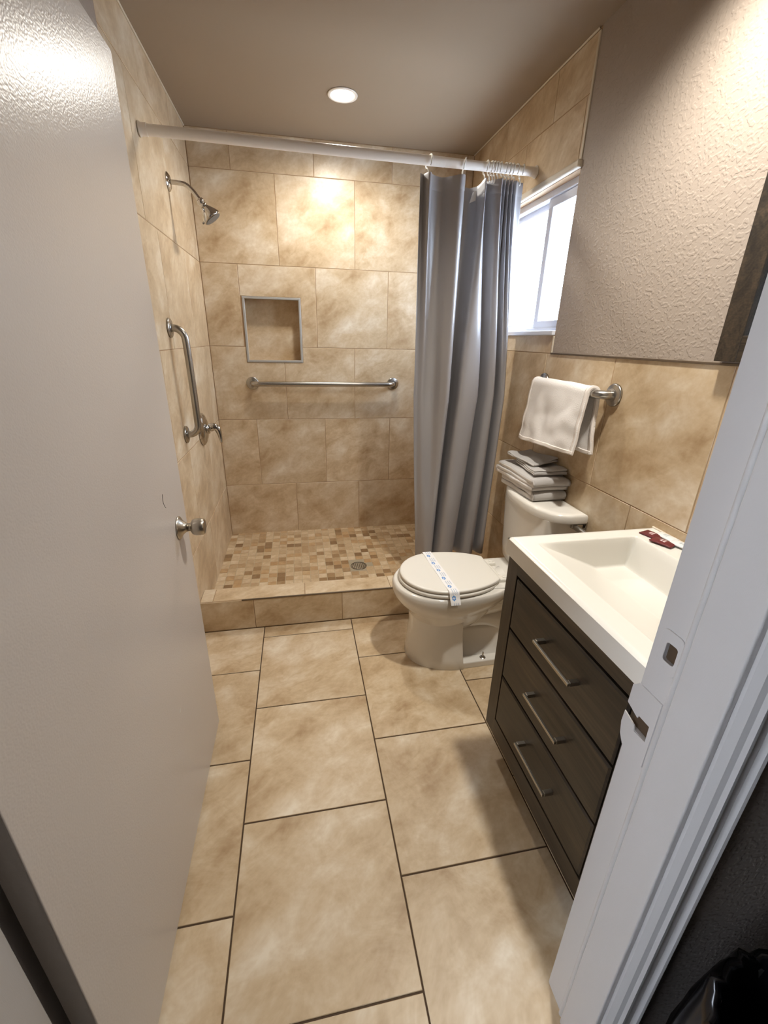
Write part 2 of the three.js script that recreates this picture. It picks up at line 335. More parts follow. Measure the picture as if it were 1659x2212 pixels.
// ---------------------------------------------------------------- shower floor and curb
const SF = 0.047, CURB_B = 0.980, CURB_F = 1.1048, CURB_H = 0.1754;
const showerFloor = structure('shower_floor', 'shower floor of small square stone mosaic tiles in beige and brown');
const DRAIN = [0.858, 0.612];
{
  mesh('grout_bed', box(0, W, -0.05, SF - 0.0016, 0, CURB_B + 0.02), GROUT_MOSAIC, showerFloor);
  const P = 0.0502, S = 0.0478, variants = [];
  for (let k = 0; k < 12; k++) {
    const h = S / 2, g = new THREE.ExtrudeGeometry(rectShape(-h, h, -h, h), { depth: 0.007, bevelEnabled: true, bevelThickness: 0.001, bevelSize: 0.001, bevelOffset: -0.001, bevelSegments: 1 }).translate(0, 0, -0.008);
    const a = g.attributes.uv, ou = rr(0.05, 1.95), ov = rr(0.05, 1.95); for (let i = 0; i < a.count; i++) a.setXY(i, a.getX(i) + ou, a.getY(i) + ov);
    variants.push(g.applyMatrix4(FRAMES.floor));
  }
  const cells = [];
  for (let i = 0; i < 33; i++) for (let j = 0; j < 20; j++) {
    const x = 0.022 + i * P, z = CURB_B - 0.026 - j * P;
    if (x > W - 0.02 || z < 0.0) continue;
    if (Math.hypot(x - DRAIN[0], z - DRAIN[1]) < 0.075) continue;
    const q = rnd(), tone = q < 0.34 ? 0 : q < 0.56 ? 1 : q < 0.72 ? 5 : q < 0.84 ? 2 : q < 0.93 ? 3 : 4;
    cells.push({ x, z, tone, v: Math.floor(rnd() * 12), seen: (x < 1.18 ? 0 : 10) + (1 - z) + Math.abs(x - 0.6) * 0.4, dy: rr(-0.0006, 0.0006) });
  }
  cells.sort((a, b) => a.seen - b.seen);
  const rest = MOSAIC.map(() => []);
  cells.forEach((c, n) => {
    if (n < 299) { const m = mesh('mosaic_tile', variants[c.v], MOSAIC[c.tone], showerFloor); m.position.set(c.x, SF + c.dy, c.z); }
    else rest[c.tone].push(variants[c.v].clone().translate(c.x, SF + c.dy, c.z));
  });
  const lists = rest.map((l) => l.length ? merge(l) : null), keep = lists.map((g, i) => [g, i]).filter((p) => p[0]);
  const g = mergeGeometries(keep.map((p) => p[0]), true);
  const m = mesh('mosaic_tiles', g, keep.map((p) => MOSAIC[p[1]]), showerFloor); m.userData.kind = 'stuff';
  mesh('cement_ring', lathe([[0, 0], [0.098, 0], [0.098, 0.0075], [0.056, 0.0072], [0.054, 0.002], [0, 0.002]], 40).translate(DRAIN[0], SF - 0.0085, DRAIN[1]), std('#a79b84', 0.9), showerFloor);
}
const curb = structure('shower_curb', 'low tiled curb along the front of the shower');
{
  mesh('curb_core', box(0.001, W - 0.001, -0.05, CURB_H - 0.0025, CURB_B + 0.006, CURB_F - 0.0025), GROUT_WALL, curb);
  tileRows('back', [0, 0, CURB_F], curb, 0.001, W - 0.001, [{ v0: 0.001, v1: CURB_H - 0.002, joint: 0.256, step: 0.448 }], [], TILE_FLOOR);
  for (const [a, b] of [[0.001, 0.062], [0.062, 0.514], [0.514, 0.966], [0.966, 1.418], [1.418, W - 0.001]])
    tilePiece('tile', 'floor', rectShape(a, b, -CURB_F + 0.004, -CURB_B), [0, CURB_H, 0], curb, TILE_FLOOR[Math.floor(rnd() * 3)]);
  for (const [a, b] of [[0.001, 0.45], [0.45, 0.9], [0.9, 1.35], [1.35, W - 0.001]])
    tilePiece('tile', 'back', rectShape(a, b, SF - 0.005, CURB_H - 0.004), [0, 0, 0], curb, TILE_FLOOR[0]).geometry.rotateY(Math.PI).translate(W, 0, CURB_B);
  mesh('edge_strip', rbox(0.20, W - 0.004, CURB_H - 0.006, CURB_H + 0.001, CURB_F - 0.004, CURB_F + 0.003, 0.002), DARK_TRIM, curb);
}
{ // floor drain
  const d = thing('shower_drain', 'round metal drain grate set in the mosaic shower floor', 'drain', [DRAIN[0], SF - 0.004, DRAIN[1]]);
  const s = new THREE.Shape(); s.absarc(0, 0, 0.047, 0, Math.PI * 2);
  for (let i = -3; i <= 3; i++) for (let j = -3; j <= 3; j++) {
    const x = i * 0.0115, y = j * 0.0115; if (Math.hypot(x, y) > 0.038) continue;
    const p = new THREE.Path(); p.absellipse(x, y, 0.0042, 0.0042, 0, Math.PI * 2); s.holes.push(p);
  }
  mesh('grate', new THREE.ExtrudeGeometry(s, { depth: 0.003, bevelEnabled: true, bevelSize: 0.0006, bevelThickness: 0.0006, bevelSegments: 1, curveSegments: 8 }).applyMatrix4(FRAMES.floor), STEEL_SATIN, d);
  mesh('drain_body', lathe([[0, -0.003], [0.05, -0.003], [0.052, 0.004], [0.049, 0.004], [0.048, -0.001], [0, -0.001]]), std('#3d3a36', 0.6, { metalness: 0.6 }), d);
}

// ---------------------------------------------------------------- window
{
  const w = structure('window_1', 'white vinyl sliding window above the toilet'), x0 = W + 0.05, x1 = W + 0.11, { z0, z1, y0, y1 } = WIN;
  const rev = [box(W + 0.001, W + 0.05, y0 - 0.004, y0 + 0.004, z0, z1), box(W + 0.001, W + 0.05, y1 - 0.004, y1 + 0.004, z0, z1), box(W + 0.001, W + 0.05, y0, y1, z0 - 0.004, z0 + 0.004), box(W + 0.001, W + 0.05, y0, y1, z1 - 0.004, z1 + 0.004)];
  mesh('window_reveal', merge(rev), std('#b0906c', 0.6), w);
  mesh('window_sill', rbox(W - 0.014, W + 0.05, y0 - 0.004, y0 + 0.016, z0, z1 - 0.004, 0.004), WHITE_VINYL, w);
  mesh('window_head', rbox(W - 0.018, W + 0.012, y1 - 0.002, y1 + 0.026, z0, z1 + 0.004, 0.009, 4), CREAM_TRIM, w);
  const ring = (a0, a1, b0, b1, t, xa, xb) => merge([rbox(xa, xb, b0, b0 + t, a0, a1), rbox(xa, xb, b1 - t, b1, a0, a1), rbox(xa + 0.0003, xb - 0.0003, b0 + t - 0.003, b1 - t + 0.003, a0 + 0.0003, a0 + t), rbox(xa + 0.0003, xb - 0.0003, b0 + t - 0.003, b1 - t + 0.003, a1 - t, a1 - 0.0003)]);
  mesh('window_frame', ring(z0, z1, y0, y1, 0.03, x0 - 0.01, x1), WHITE_VINYL, w);
  const mid = 0.908;
  const a = sub('window_sash', w); mesh('sash_frame', ring(mid - 0.02, z1 - 0.004, y0 + 0.026, y1 - 0.03, 0.036, x0, x0 + 0.022), WHITE_VINYL, a); mesh('window_pane', box(x0 + 0.009, x0 + 0.013, y0 + 0.05, y1 - 0.05, mid, z1 - 0.02), GLASS, a);
  const b = sub('window_sash', w); mesh('sash_frame', ring(z0 + 0.02, mid + 0.018, y0 + 0.02, y1 - 0.025, 0.03, x0 + 0.028, x0 + 0.05), WHITE_VINYL, b); mesh('window_pane', box(x0 + 0.037, x0 + 0.041, y0 + 0.04, y1 - 0.04, z0 + 0.04, mid), GLASS, b);
}

// ---------------------------------------------------------------- doorway frame and door
{
  const f = structure('trim_1', 'grey painted door frame with strike plates'), z0 = FZ, z1 = FZ + 0.14;
  // right jamb with two mortises cut through its face
  const s = polyShape([[z0, 0], [z1, 0], [z1, DOOR_H], [z0, DOOR_H], [z0, 0.852], [2.638, 0.852], [2.638, 0.820], [z0, 0.820]]);
  const rrect = (a0, a1, b0, b1, r) => { const p = new THREE.Path(); p.moveTo(a0 + r, b0); p.lineTo(a1 - r, b0); p.quadraticCurveTo(a1, b0, a1, b0 + r); p.lineTo(a1, b1 - r); p.quadraticCurveTo(a1, b1, a1 - r, b1); p.lineTo(a0 + r, b1); p.quadraticCurveTo(a0, b1, a0, b1 - r); p.lineTo(a0, b0 + r); p.quadraticCurveTo(a0, b0, a0 + r, b0); return p; };
  s.holes.push(rrect(2.6215, 2.6425, 0.972, 1.004, 0.006));
  mesh('jamb', new THREE.ExtrudeGeometry(s, { depth: 0.02, bevelEnabled: false }).applyMatrix4(FRAMES.right).translate(DOOR_R + 0.02, 0, 0), TRIM_PAINT, f);
  mesh('mortise', merge([box(DOOR_R + 0.005, DOOR_R + 0.022, 0.9725, 1.0035, 2.622, 2.642), box(DOOR_R + 0.007, DOOR_R + 0.022, 0.8205, 0.8515, 2.6003, 2.6375)]), RAW_WOOD, f);
  mesh('jamb', merge([box(DOOR_L - 0.0195, DOOR_L - 0.017, 0, DOOR_H, z0 + 0.001, z0 + 0.06), box(DOOR_L - 0.0195, DOOR_L, 0, DOOR_H, z0 + 0.06, z1)]), TRIM_PAINT, f);
  mesh('jamb', box(DOOR_L - 0.02, DOOR_R + 0.02, DOOR_H, DOOR_H + 0.02, z0, z1), TRIM_PAINT, f);
  mesh('door_stop', rbox(DOOR_R - 0.011, DOOR_R + 0.001, 0, DOOR_H, 2.6625, 2.732, 0.003), TRIM_PAINT, f);
  mesh('door_stop', rbox(DOOR_L - 0.001, DOOR_L + 0.011, 0, DOOR_H, 2.6625, 2.732, 0.003), TRIM_PAINT, f);
  mesh('door_stop', rbox(DOOR_L, DOOR_R, DOOR_H - 0.011, DOOR_H, 2.6625, 2.732, 0.003), TRIM_PAINT, f);
  mesh('bead', new THREE.CylinderGeometry(0.0055, 0.0055, DOOR_H, 12).translate(DOOR_R, DOOR_H / 2, 2.6535), TRIM_PAINT, f);
  mesh('caulk_crack', box(DOOR_R - 0.0008, DOOR_R + 0.001, 0.25, DOOR_H, 2.6592, 2.6628), std('#3c3736', 0.9), f);
  // strike plates, painted over
  const up = new THREE.Shape(); up.setFromPoints(rrect(2.611, 2.648, 0.955, 1.022, 0.010).getPoints(6)); up.holes.push(rrect(2.6215, 2.6425, 0.972, 1.004, 0.006));
  const plate = (sh) => new THREE.ExtrudeGeometry(sh, { depth: 0.0014, bevelEnabled: true, bevelSize: 0.0005, bevelThickness: 0.0005, bevelSegments: 1 }).applyMatrix4(FRAMES.right).translate(DOOR_R + 0.0002, 0, 0);
  mesh('strike_plate', plate(up), TRIM_PAINT, f);
  const lo = polyShape([[2.6, 0.775], [2.645, 0.775], [2.645, 0.905], [2.6, 0.905], [2.594, 0.898], [2.589, 0.893], [2.5885, 0.856], [2.613, 0.846], [2.615, 0.852], [2.637, 0.852], [2.638, 0.820], [2.614, 0.818], [2.612, 0.828], [2.588, 0.836], [2.587, 0.812], [2.591, 0.79]]);
  mesh('strike_plate', plate(lo), TRIM_PAINT, f);
  // casing on the bedroom side
  const prof = [[0, 0], [0.006, 0.009], [0.013, 0.012], [0.016, 0.017], [0.020, 0.017], [0.022, 0.011], [0.036, 0.009], [0.046, 0.010], [0.049, 0.017], [0.054, 0.018], [0.057, 0.013], [0.060, 0]];
  const cas = (sx, x0) => new THREE.ExtrudeGeometry(polyShape(prof.map(([a, b]) => [sx > 0 ? x0 + a : x0 - a, -b])), { depth: DOOR_H + 0.07, bevelEnabled: false }).applyMatrix4(FRAMES.floor).translate(0, 0, z1);
  mesh('casing', cas(1, DOOR_R - 0.006), TRIM_PAINT, f); mesh('casing', cas(-1, DOOR_L + 0.004), TRIM_PAINT, f);
  mesh('casing', rbox(DOOR_L - 0.05, DOOR_R + 0.05, DOOR_H + 0.005, DOOR_H + 0.07, z1, z1 + 0.016), TRIM_PAINT, f);
}
{
  const d = structure('door_1', 'plain flush painted door standing open against the left wall'), x0 = 0.132, x1 = 0.167, z0 = 1.700, z1 = 2.636;
  mesh('door_slab', metric(rbox(x0, x1, 0.014, 1.982, z0, z1, 0.0025)), DOOR_PAINT, d);
  const k = sub('door_knob', d); k.position.set(x1, 0.876, 1.795); k.rotation.z = -Math.PI / 2;
  mesh('rose', lathe([[0, 0], [0.034, 0], [0.0345, 0.003], [0.031, 0.006], [0.022, 0.011], [0.015, 0.019], [0.0125, 0.026], [0, 0.026]]), NICKEL, k);
  mesh('knob', lathe([[0, 0.024], [0.0118, 0.024], [0.0118, 0.033], [0.015, 0.035], [0.0225, 0.040], [0.0252, 0.047], [0.0258, 0.060], [0.0242, 0.069], [0.021, 0.073], [0.0195, 0.0725], [0.0185, 0.071], [0, 0.0705]]), NICKEL, k);
  for (const y of [0.25, 1.0, 1.75]) mesh('hinge', merge([box(x0 + 0.003, x1 - 0.002, y - 0.045, y + 0.045, z1 - 0.0005, z1 + 0.0015), new THREE.CylinderGeometry(0.006, 0.006, 0.09, 12).translate(x0 - 0.002, y, z1 + 0.004)]), DOOR_PAINT, d);
  // scuffs left in the paint
  const arc = []; for (let i = 0; i <= 8; i++) { const t = i / 8; arc.push([x1 + 0.0003, 1.012 - 0.042 * t, 1.886 + 0.008 * Math.sin(t * 2.6) - 0.014 * t * t]); }
  mesh('scuff', tube(arc, 0.0007, 16, 5), std('#3b332d', 0.8), d);
  mesh('scuff', tube([[x1 + 0.0002, 0.442, 2.05], [x1 + 0.0002, 0.43, 2.058]], 0.0009, 4, 5), std('#e8e4de', 0.7), d);
}

// ---------------------------------------------------------------- recessed ceiling lights
function downlight(x, z, intensity, cone, soft, label) {
  const g = thing('recessed_ceiling_light', label, 'light', [x, H, z], 'recessed ceiling lights');
  mesh('trim_ring', lathe([[0.052, 0.03], [0.052, 0.0], [0.058, -0.005], [0.068, -0.004], [0.070, 0.0], [0.0555, 0.0], [0.0555, 0.03]], 48), std('#efe9df', 0.4), g);
  mesh('housing', lathe([[0, 0.05], [0.0553, 0.05], [0.0553, 0.0305], [0.0535, 0.0305], [0.0535, 0.046], [0, 0.046]], 48), std('#e6e0d6', 0.5), g);
  mesh('diffuser', lathe([[0, 0.010], [0.035, 0.011], [0.0515, 0.016], [0.0515, 0.02], [0, 0.016]].reverse(), 48), LAMP_GLOW, g);
  const l = new THREE.SpotLight(LAMP_COLOR, intensity, 0, cone, soft, 2); l.name = 'light'; l.position.set(0, -0.004, 0); l.castShadow = true; l.shadow.radius = 2.4;
  l.target.position.set(0, -2, 0); l.target.name = 'light_target'; g.add(l); g.add(l.target);
  return g;
}
downlight(0.80, 0.505, LAMP_SHOWER, 1.5, 0.45, 'round recessed light glowing in the ceiling over the shower');
downlight(1.33, 1.99, LAMP_BASIN, 1.2, 0.6, 'round recessed light in the ceiling over the white basin');

// ---------------------------------------------------------------- shower fittings
const flange = (r = 0.040) => lathe([[0, 0], [r, 0], [r, 0.006], [r - 0.004, 0.0095], [0.0225, 0.011], [0.0225, 0.013], [0, 0.013]], 40);
function grabBar(name, label, category, A, B, normal, off, r, bend = 0.045) {
  const g = thing(name, label, category, A), a = V(0, 0, 0), b = V(...B).sub(V(...A)), n = V(...normal), dir = b.clone().normalize();
  const q = new THREE.Quaternion().setFromUnitVectors(V(0, 1, 0), n);
  for (const p of [a, b]) mesh('flange', flange().applyQuaternion(q).translate(p.x, p.y, p.z), STEEL, g);
  const pts = [], o = n.clone().multiplyScalar(off);
  const corner = (p, s) => { const out = []; for (let i = 0; i <= 6; i++) { const t = i / 6 * Math.PI / 2; out.push(p.clone().add(n.clone().multiplyScalar(off - bend + bend * Math.sin(t))).add(dir.clone().multiplyScalar(s * bend * (1 - Math.cos(t))))); } return out; };
  pts.push(a.clone().add(n.clone().multiplyScalar(0.004)), ...corner(a, 1), ...corner(b, -1).reverse(), b.clone().add(n.clone().multiplyScalar(0.004)));
  const path = new THREE.CurvePath(); for (let i = 0; i < pts.length - 1; i++) path.add(new THREE.LineCurve3(pts[i], pts[i + 1]));
  const cr = new THREE.CatmullRomCurve3(pts, false, 'centripetal');
  mesh('bar', new THREE.TubeGeometry(cr, 96, r, 20), STEEL, g);
  return g;
}
grabBar('grab_bar', 'horizontal brushed steel grab bar on the shower back wall', 'grab bar', [0.241, 1.12, 0.0], [1.177, 1.12, 0.0], [0, 0, 1], 0.058, 0.0155);
grabBar('grab_bar', 'vertical brushed steel grab bar on the left shower wall', 'grab bar', [0.0, 1.431, 0.895], [0.0, 0.967, 0.880], [1, 0, 0], 0.060, 0.0155);
grabBar('towel_bar', 'short steel bar on the right wall holding a white towel', 'towel bar', [W, 1.238, 1.160], [W, 1.236, 1.640], [-1, 0, 0], 0.062, 0.0155);
{
  const g = thing('wall_shower', 'small chrome shower head on a bent arm', 'shower head', [0, 2.045, 0.543]);
  mesh('flange', lathe([[0, 0], [0.038, 0], [0.037, 0.004], [0.025, 0.012], [0.0125, 0.014], [0, 0.014]]).rotateZ(-Math.PI / 2), CHROME, g);
  mesh('arm', tube([[0.002, 0, 0], [0.04, -0.001, 0], [0.075, -0.006, 0], [0.102, -0.027, 0], [0.122, -0.052, 0], [0.132, -0.064, 0]], 0.0098, 40, 16), CHROME, g);
  const h = sub('head', g); h.position.set(0.130, -0.064, 0); h.scale.setScalar(1.22); h.rotation.z = Math.PI + 0.62;
  mesh('swivel', lathe([[0, -0.004], [0.0135, -0.004], [0.0145, 0.0], [0.0145, 0.008], [0.011, 0.011], [0.0125, 0.014], [0.0135, 0.020], [0.010, 0.024], [0, 0.024]]), CHROME, h);
  mesh('bell', lathe([[0, 0.020], [0.0125, 0.021], [0.017, 0.028], [0.027, 0.042], [0.0345, 0.055], [0.0365, 0.062], [0.036, 0.067], [0.033, 0.069], [0, 0.0685]]), CHROME, h);
  mesh('spray_face', lathe([[0, 0.0705], [0.030, 0.0705], [0.0315, 0.069], [0, 0.068]].reverse()), std('#77736d', 0.5), h);
  mesh('spray_lever', rbox(0.030, 0.044, 0.056, 0.064, -0.005, 0.005, 0.003), CHROME, h);
}
{
  const g = thing('shower_valve', 'round chrome shower valve with a curved lever handle', 'shower valve', [0, 0.925, 0.535]);
  mesh('escutcheon', lathe([[0, 0], [0.087, 0], [0.088, 0.005], [0.085, 0.012], [0.072, 0.021], [0.052, 0.028], [0.030, 0.032], [0, 0.032]], 56).rotateZ(-Math.PI / 2), CHROME, g);
  mesh('sleeve', lathe([[0, 0.014], [0.026, 0.014], [0.026, 0.03], [0.024, 0.042], [0, 0.042]]).rotateZ(-Math.PI / 2), CHROME, g);
  const pts = [[0.045, 0.008, 0], [0.063, 0.012, 0], [0.080, 0.004, 0], [0.090, -0.022, 0.002], [0.094, -0.055, 0.004], [0.096, -0.075, 0.005]], c = new THREE.CatmullRomCurve3(pts.map((p) => V(...p)));
  const rings = [], rad = [0.023, 0.021, 0.017, 0.0125, 0.010, 0.006], fr = c.computeFrenetFrames(24);
  for (let i = 0; i <= 24; i++) { const t = i / 24, p = c.getPointAt(t), k = t * 5, k0 = Math.min(4, Math.floor(k)), r = rad[k0] + (rad[k0 + 1] - rad[k0]) * (k - k0), ring = []; for (let j = 0; j < 16; j++) { const a = j / 16 * Math.PI * 2, q = p.clone().addScaledVector(fr.normals[i], Math.cos(a) * r * 0.8).addScaledVector(fr.binormals[i], Math.sin(a) * r); ring.push([q.x, q.y, q.z]); } rings.push(ring.reverse()); }
  mesh('lever_handle', loft(rings), CHROME, g);
}

// ---------------------------------------------------------------- shower rod, curtain, rings
const RODL = V(0, 2.108, 0.905), RODR = V(W, 2.124, 0.822);
const rodAt = (x) => RODL.clone().lerp(RODR, x / W);
{
  const g = thing('shower_rod', 'white tension shower rod spanning the shower opening', 'shower rod', RODL.toArray());
  const d = RODR.clone().sub(RODL), L = d.length(), q = new THREE.Quaternion().setFromUnitVectors(V(0, 1, 0), d.clone().normalize());
  mesh('outer_tube', lathe([[0, 0.02], [0.0185, 0.02], [0.0185, L * 0.73], [0.0178, L * 0.73 + 0.001], [0, L * 0.73 + 0.001]], 28).applyQuaternion(q), WHITE_ROD, g);
  mesh('inner_tube', lathe([[0, L * 0.7], [0.0178, L * 0.7], [0.0178, L - 0.02], [0, L - 0.02]], 28).applyQuaternion(q), WHITE_ROD, g);
  mesh('end_cap', lathe([[0, 0.001], [0.024, 0.001], [0.0245, 0.006], [0.0205, 0.010], [0.0205, 0.026], [0.0215, 0.030], [0.0185, 0.031], [0, 0.031]], 32).applyQuaternion(q), WHITE_ROD, g);
  mesh('end_cap', lathe([[0, L - 0.031], [0.0175, L - 0.031], [0.019, L - 0.028], [0.019, L - 0.010], [0.0245, L - 0.006], [0.024, L - 0.001], [0, L - 0.001]], 32).applyQuaternion(q), WHITE_ROD, g);
}
const HOOKS = [1.133, 1.294, 1.397, 1.418, 1.432, 1.446, 1.462, 1.486, 1.503, 1.521, 1.541, 1.572];
{
  // folds of the curtain in plan: x and offset from the rod line at the top, half way down and at the hem
  const folds = [
    [1.096, 0, 1.112, -.01, 1.168, -.02], [1.112, -.016, 1.13, -.02, 1.18, -.01], [1.133, .016, 1.155, -.012, 1.198, .012], [1.152, -.006, 1.18, -.015, 1.212, .028], [1.20, -.016, 1.215, -.012, 1.228, .036],
    [1.245, .012, 1.245, .022, 1.245, .03], [1.275, .026, 1.268, .040, 1.256, .012], [1.294, .016, 1.284, .034, 1.262, -.02], [1.302, -.02, 1.292, -.005, 1.262, -.055], [1.315, -.048, 1.296, -.055, 1.262, -.075], [1.345, -.05, 1.312, -.06, 1.266, -.05],
    [1.372, -.03, 1.328, 0, 1.275, .01], [1.388, 0, 1.342, .040, 1.297, .042], [1.397, .014, 1.385, .046, 1.335, .056], [1.402, 0, 1.43, .040, 1.372, .042], [1.405, -.03, 1.452, .012, 1.39, 0], [1.412, -.035, 1.460, -.03, 1.398, -.05], [1.425, -.02, 1.465, -.045, 1.415, -.07],
    [1.442, 0, 1.478, -.01, 1.432, -.03], [1.458, .016, 1.500, .028, 1.452, .02], [1.468, .022, 1.525, .034, 1.490, .036], [1.473, -.012, 1.545, .012, 1.52, .015], [1.479, -.022, 1.552, -.025, 1.534, -.03],
    [1.486, .018, 1.557, -.035, 1.540, -.055], [1.496, -.018, 1.563, -.01, 1.546, -.03], [1.503, .018, 1.570, .018, 1.555, 0], [1.513, -.018, 1.578, .028, 1.566, .014], [1.521, .018, 1.587, .032, 1.575, .018], [1.532, -.016, 1.594, .028, 1.584, .014], [1.541, .014, 1.600, .018, 1.592, .004], [1.560, 0, 1.605, .005, 1.600, -.01], [1.585, -.004, 1.610, -.015, 1.606, -.03]];
  const NI = 310, row = (k) => new THREE.CatmullRomCurve3(folds.map((f) => V(f[2 * k], f[2 * k + 1] * [1.15, 1.5, 1.3][k], 0)), false, 'centripetal').getPoints(NI);
  const P0 = row(0), P1 = row(1), P2 = row(2);
  const Y0 = 0.205, at = (s, v) => {
    const i = Math.min(NI, Math.round(s * NI)), [A, B, t] = v > 0.5 ? [P0[i], P1[i], (1 - v) / 0.5] : [P1[i], P2[i], (0.5 - v) / 0.5];
    const k = v > 0.5 ? 0.35 * t + 0.65 * smooth(0, 1, t) : t;
    const x = A.x + (B.x - A.x) * k + 0.006 * n3(s * 5, v * 2.2, 3.3) * (1 - v), zo = A.y + (B.y - A.y) * k + 0.010 * n3(s * 7, v * 2.6, 8.1) * (1 - v * 0.7);
    const xt = P0[i].x, r = rodAt(Math.min(W, xt)); let yTop = r.y - 0.046, sag = 1;
    for (const h of HOOKS) sag = Math.min(sag, Math.abs(xt - h) / 0.07);
    yTop -= 0.005 * smooth(0, 1, sag) + 0.02 * smooth(1.298, 1.325, xt) * (1 - smooth(1.375, 1.396, xt));
    return V(x, Y0 + (yTop - Y0) * v, r.z + zo + 0.004);
  };
  const c = thing('shower_curtain', 'grey satin shower curtain gathered at the window end of the rod', 'curtain');
  mesh('curtain_panel', thickSheet((s, v) => at(s, v), NI, 60, 0.0012), CURTAIN, c);
  mesh('header_band', thickSheet((s, v) => at(s, 0.972 + 0.0285 * v), NI, 4, 0.0028), CURTAIN, c);
  mesh('care_tag', thickSheet((u, v) => { const p = at(0.335, 0.985); return V(p.x - 0.012 + 0.036 * u + 0.012 * v, p.y - 0.034 + 0.042 * v + 0.014 * u, p.z + 0.012 + 0.006 * Math.sin(u * 3)); }, 6, 4, 0.001), std('#dcdad6', 0.6), c);
  HOOKS.forEach((x, i) => {
    const r = rodAt(x), n = i < 3 ? ['at the free edge', 'second from its free edge', 'third from its free edge'][i] : null;
    const h = thing('curtain_ring', n ? `clear plastic curtain ring on the white rod, ${n} of the curtain` : `clear plastic curtain ring in the crowd, ${['fourth', 'fifth', 'sixth', 'seventh', 'eighth', 'ninth', 'tenth', 'eleventh', 'last'][i - 3]} from the free edge of the curtain`, 'curtain ring', r.toArray(), 'curtain rings');
    const pts = []; for (let k = 0; k <= 22; k++) { const a = -0.6 + k / 22 * 5.0; pts.push([0.006 * Math.sin(a * 1.0), 0.0252 * Math.sin(a + 0.3) - 0.003, 0.0252 * Math.cos(a + 0.3)]); }
    const t = pts[pts.length - 1], u = pts[0]; pts.unshift([u[0] - 0.001, u[1] - 0.012, u[2] - 0.004], [u[0], u[1] - 0.006, u[2]]);
    pts.push([t[0], t[1] - 0.010, t[2] + 0.006], [t[0], t[1] - 0.024, t[2] + 0.009], [t[0], t[1] - 0.030, t[2] + 0.004]);
    mesh('loop', tube(pts, 0.0029, 64, 8), CLEAR_PLASTIC, h); h.rotation.y = rr(-0.25, 0.25) + 0.05; h.rotation.x = 0;
  });
}

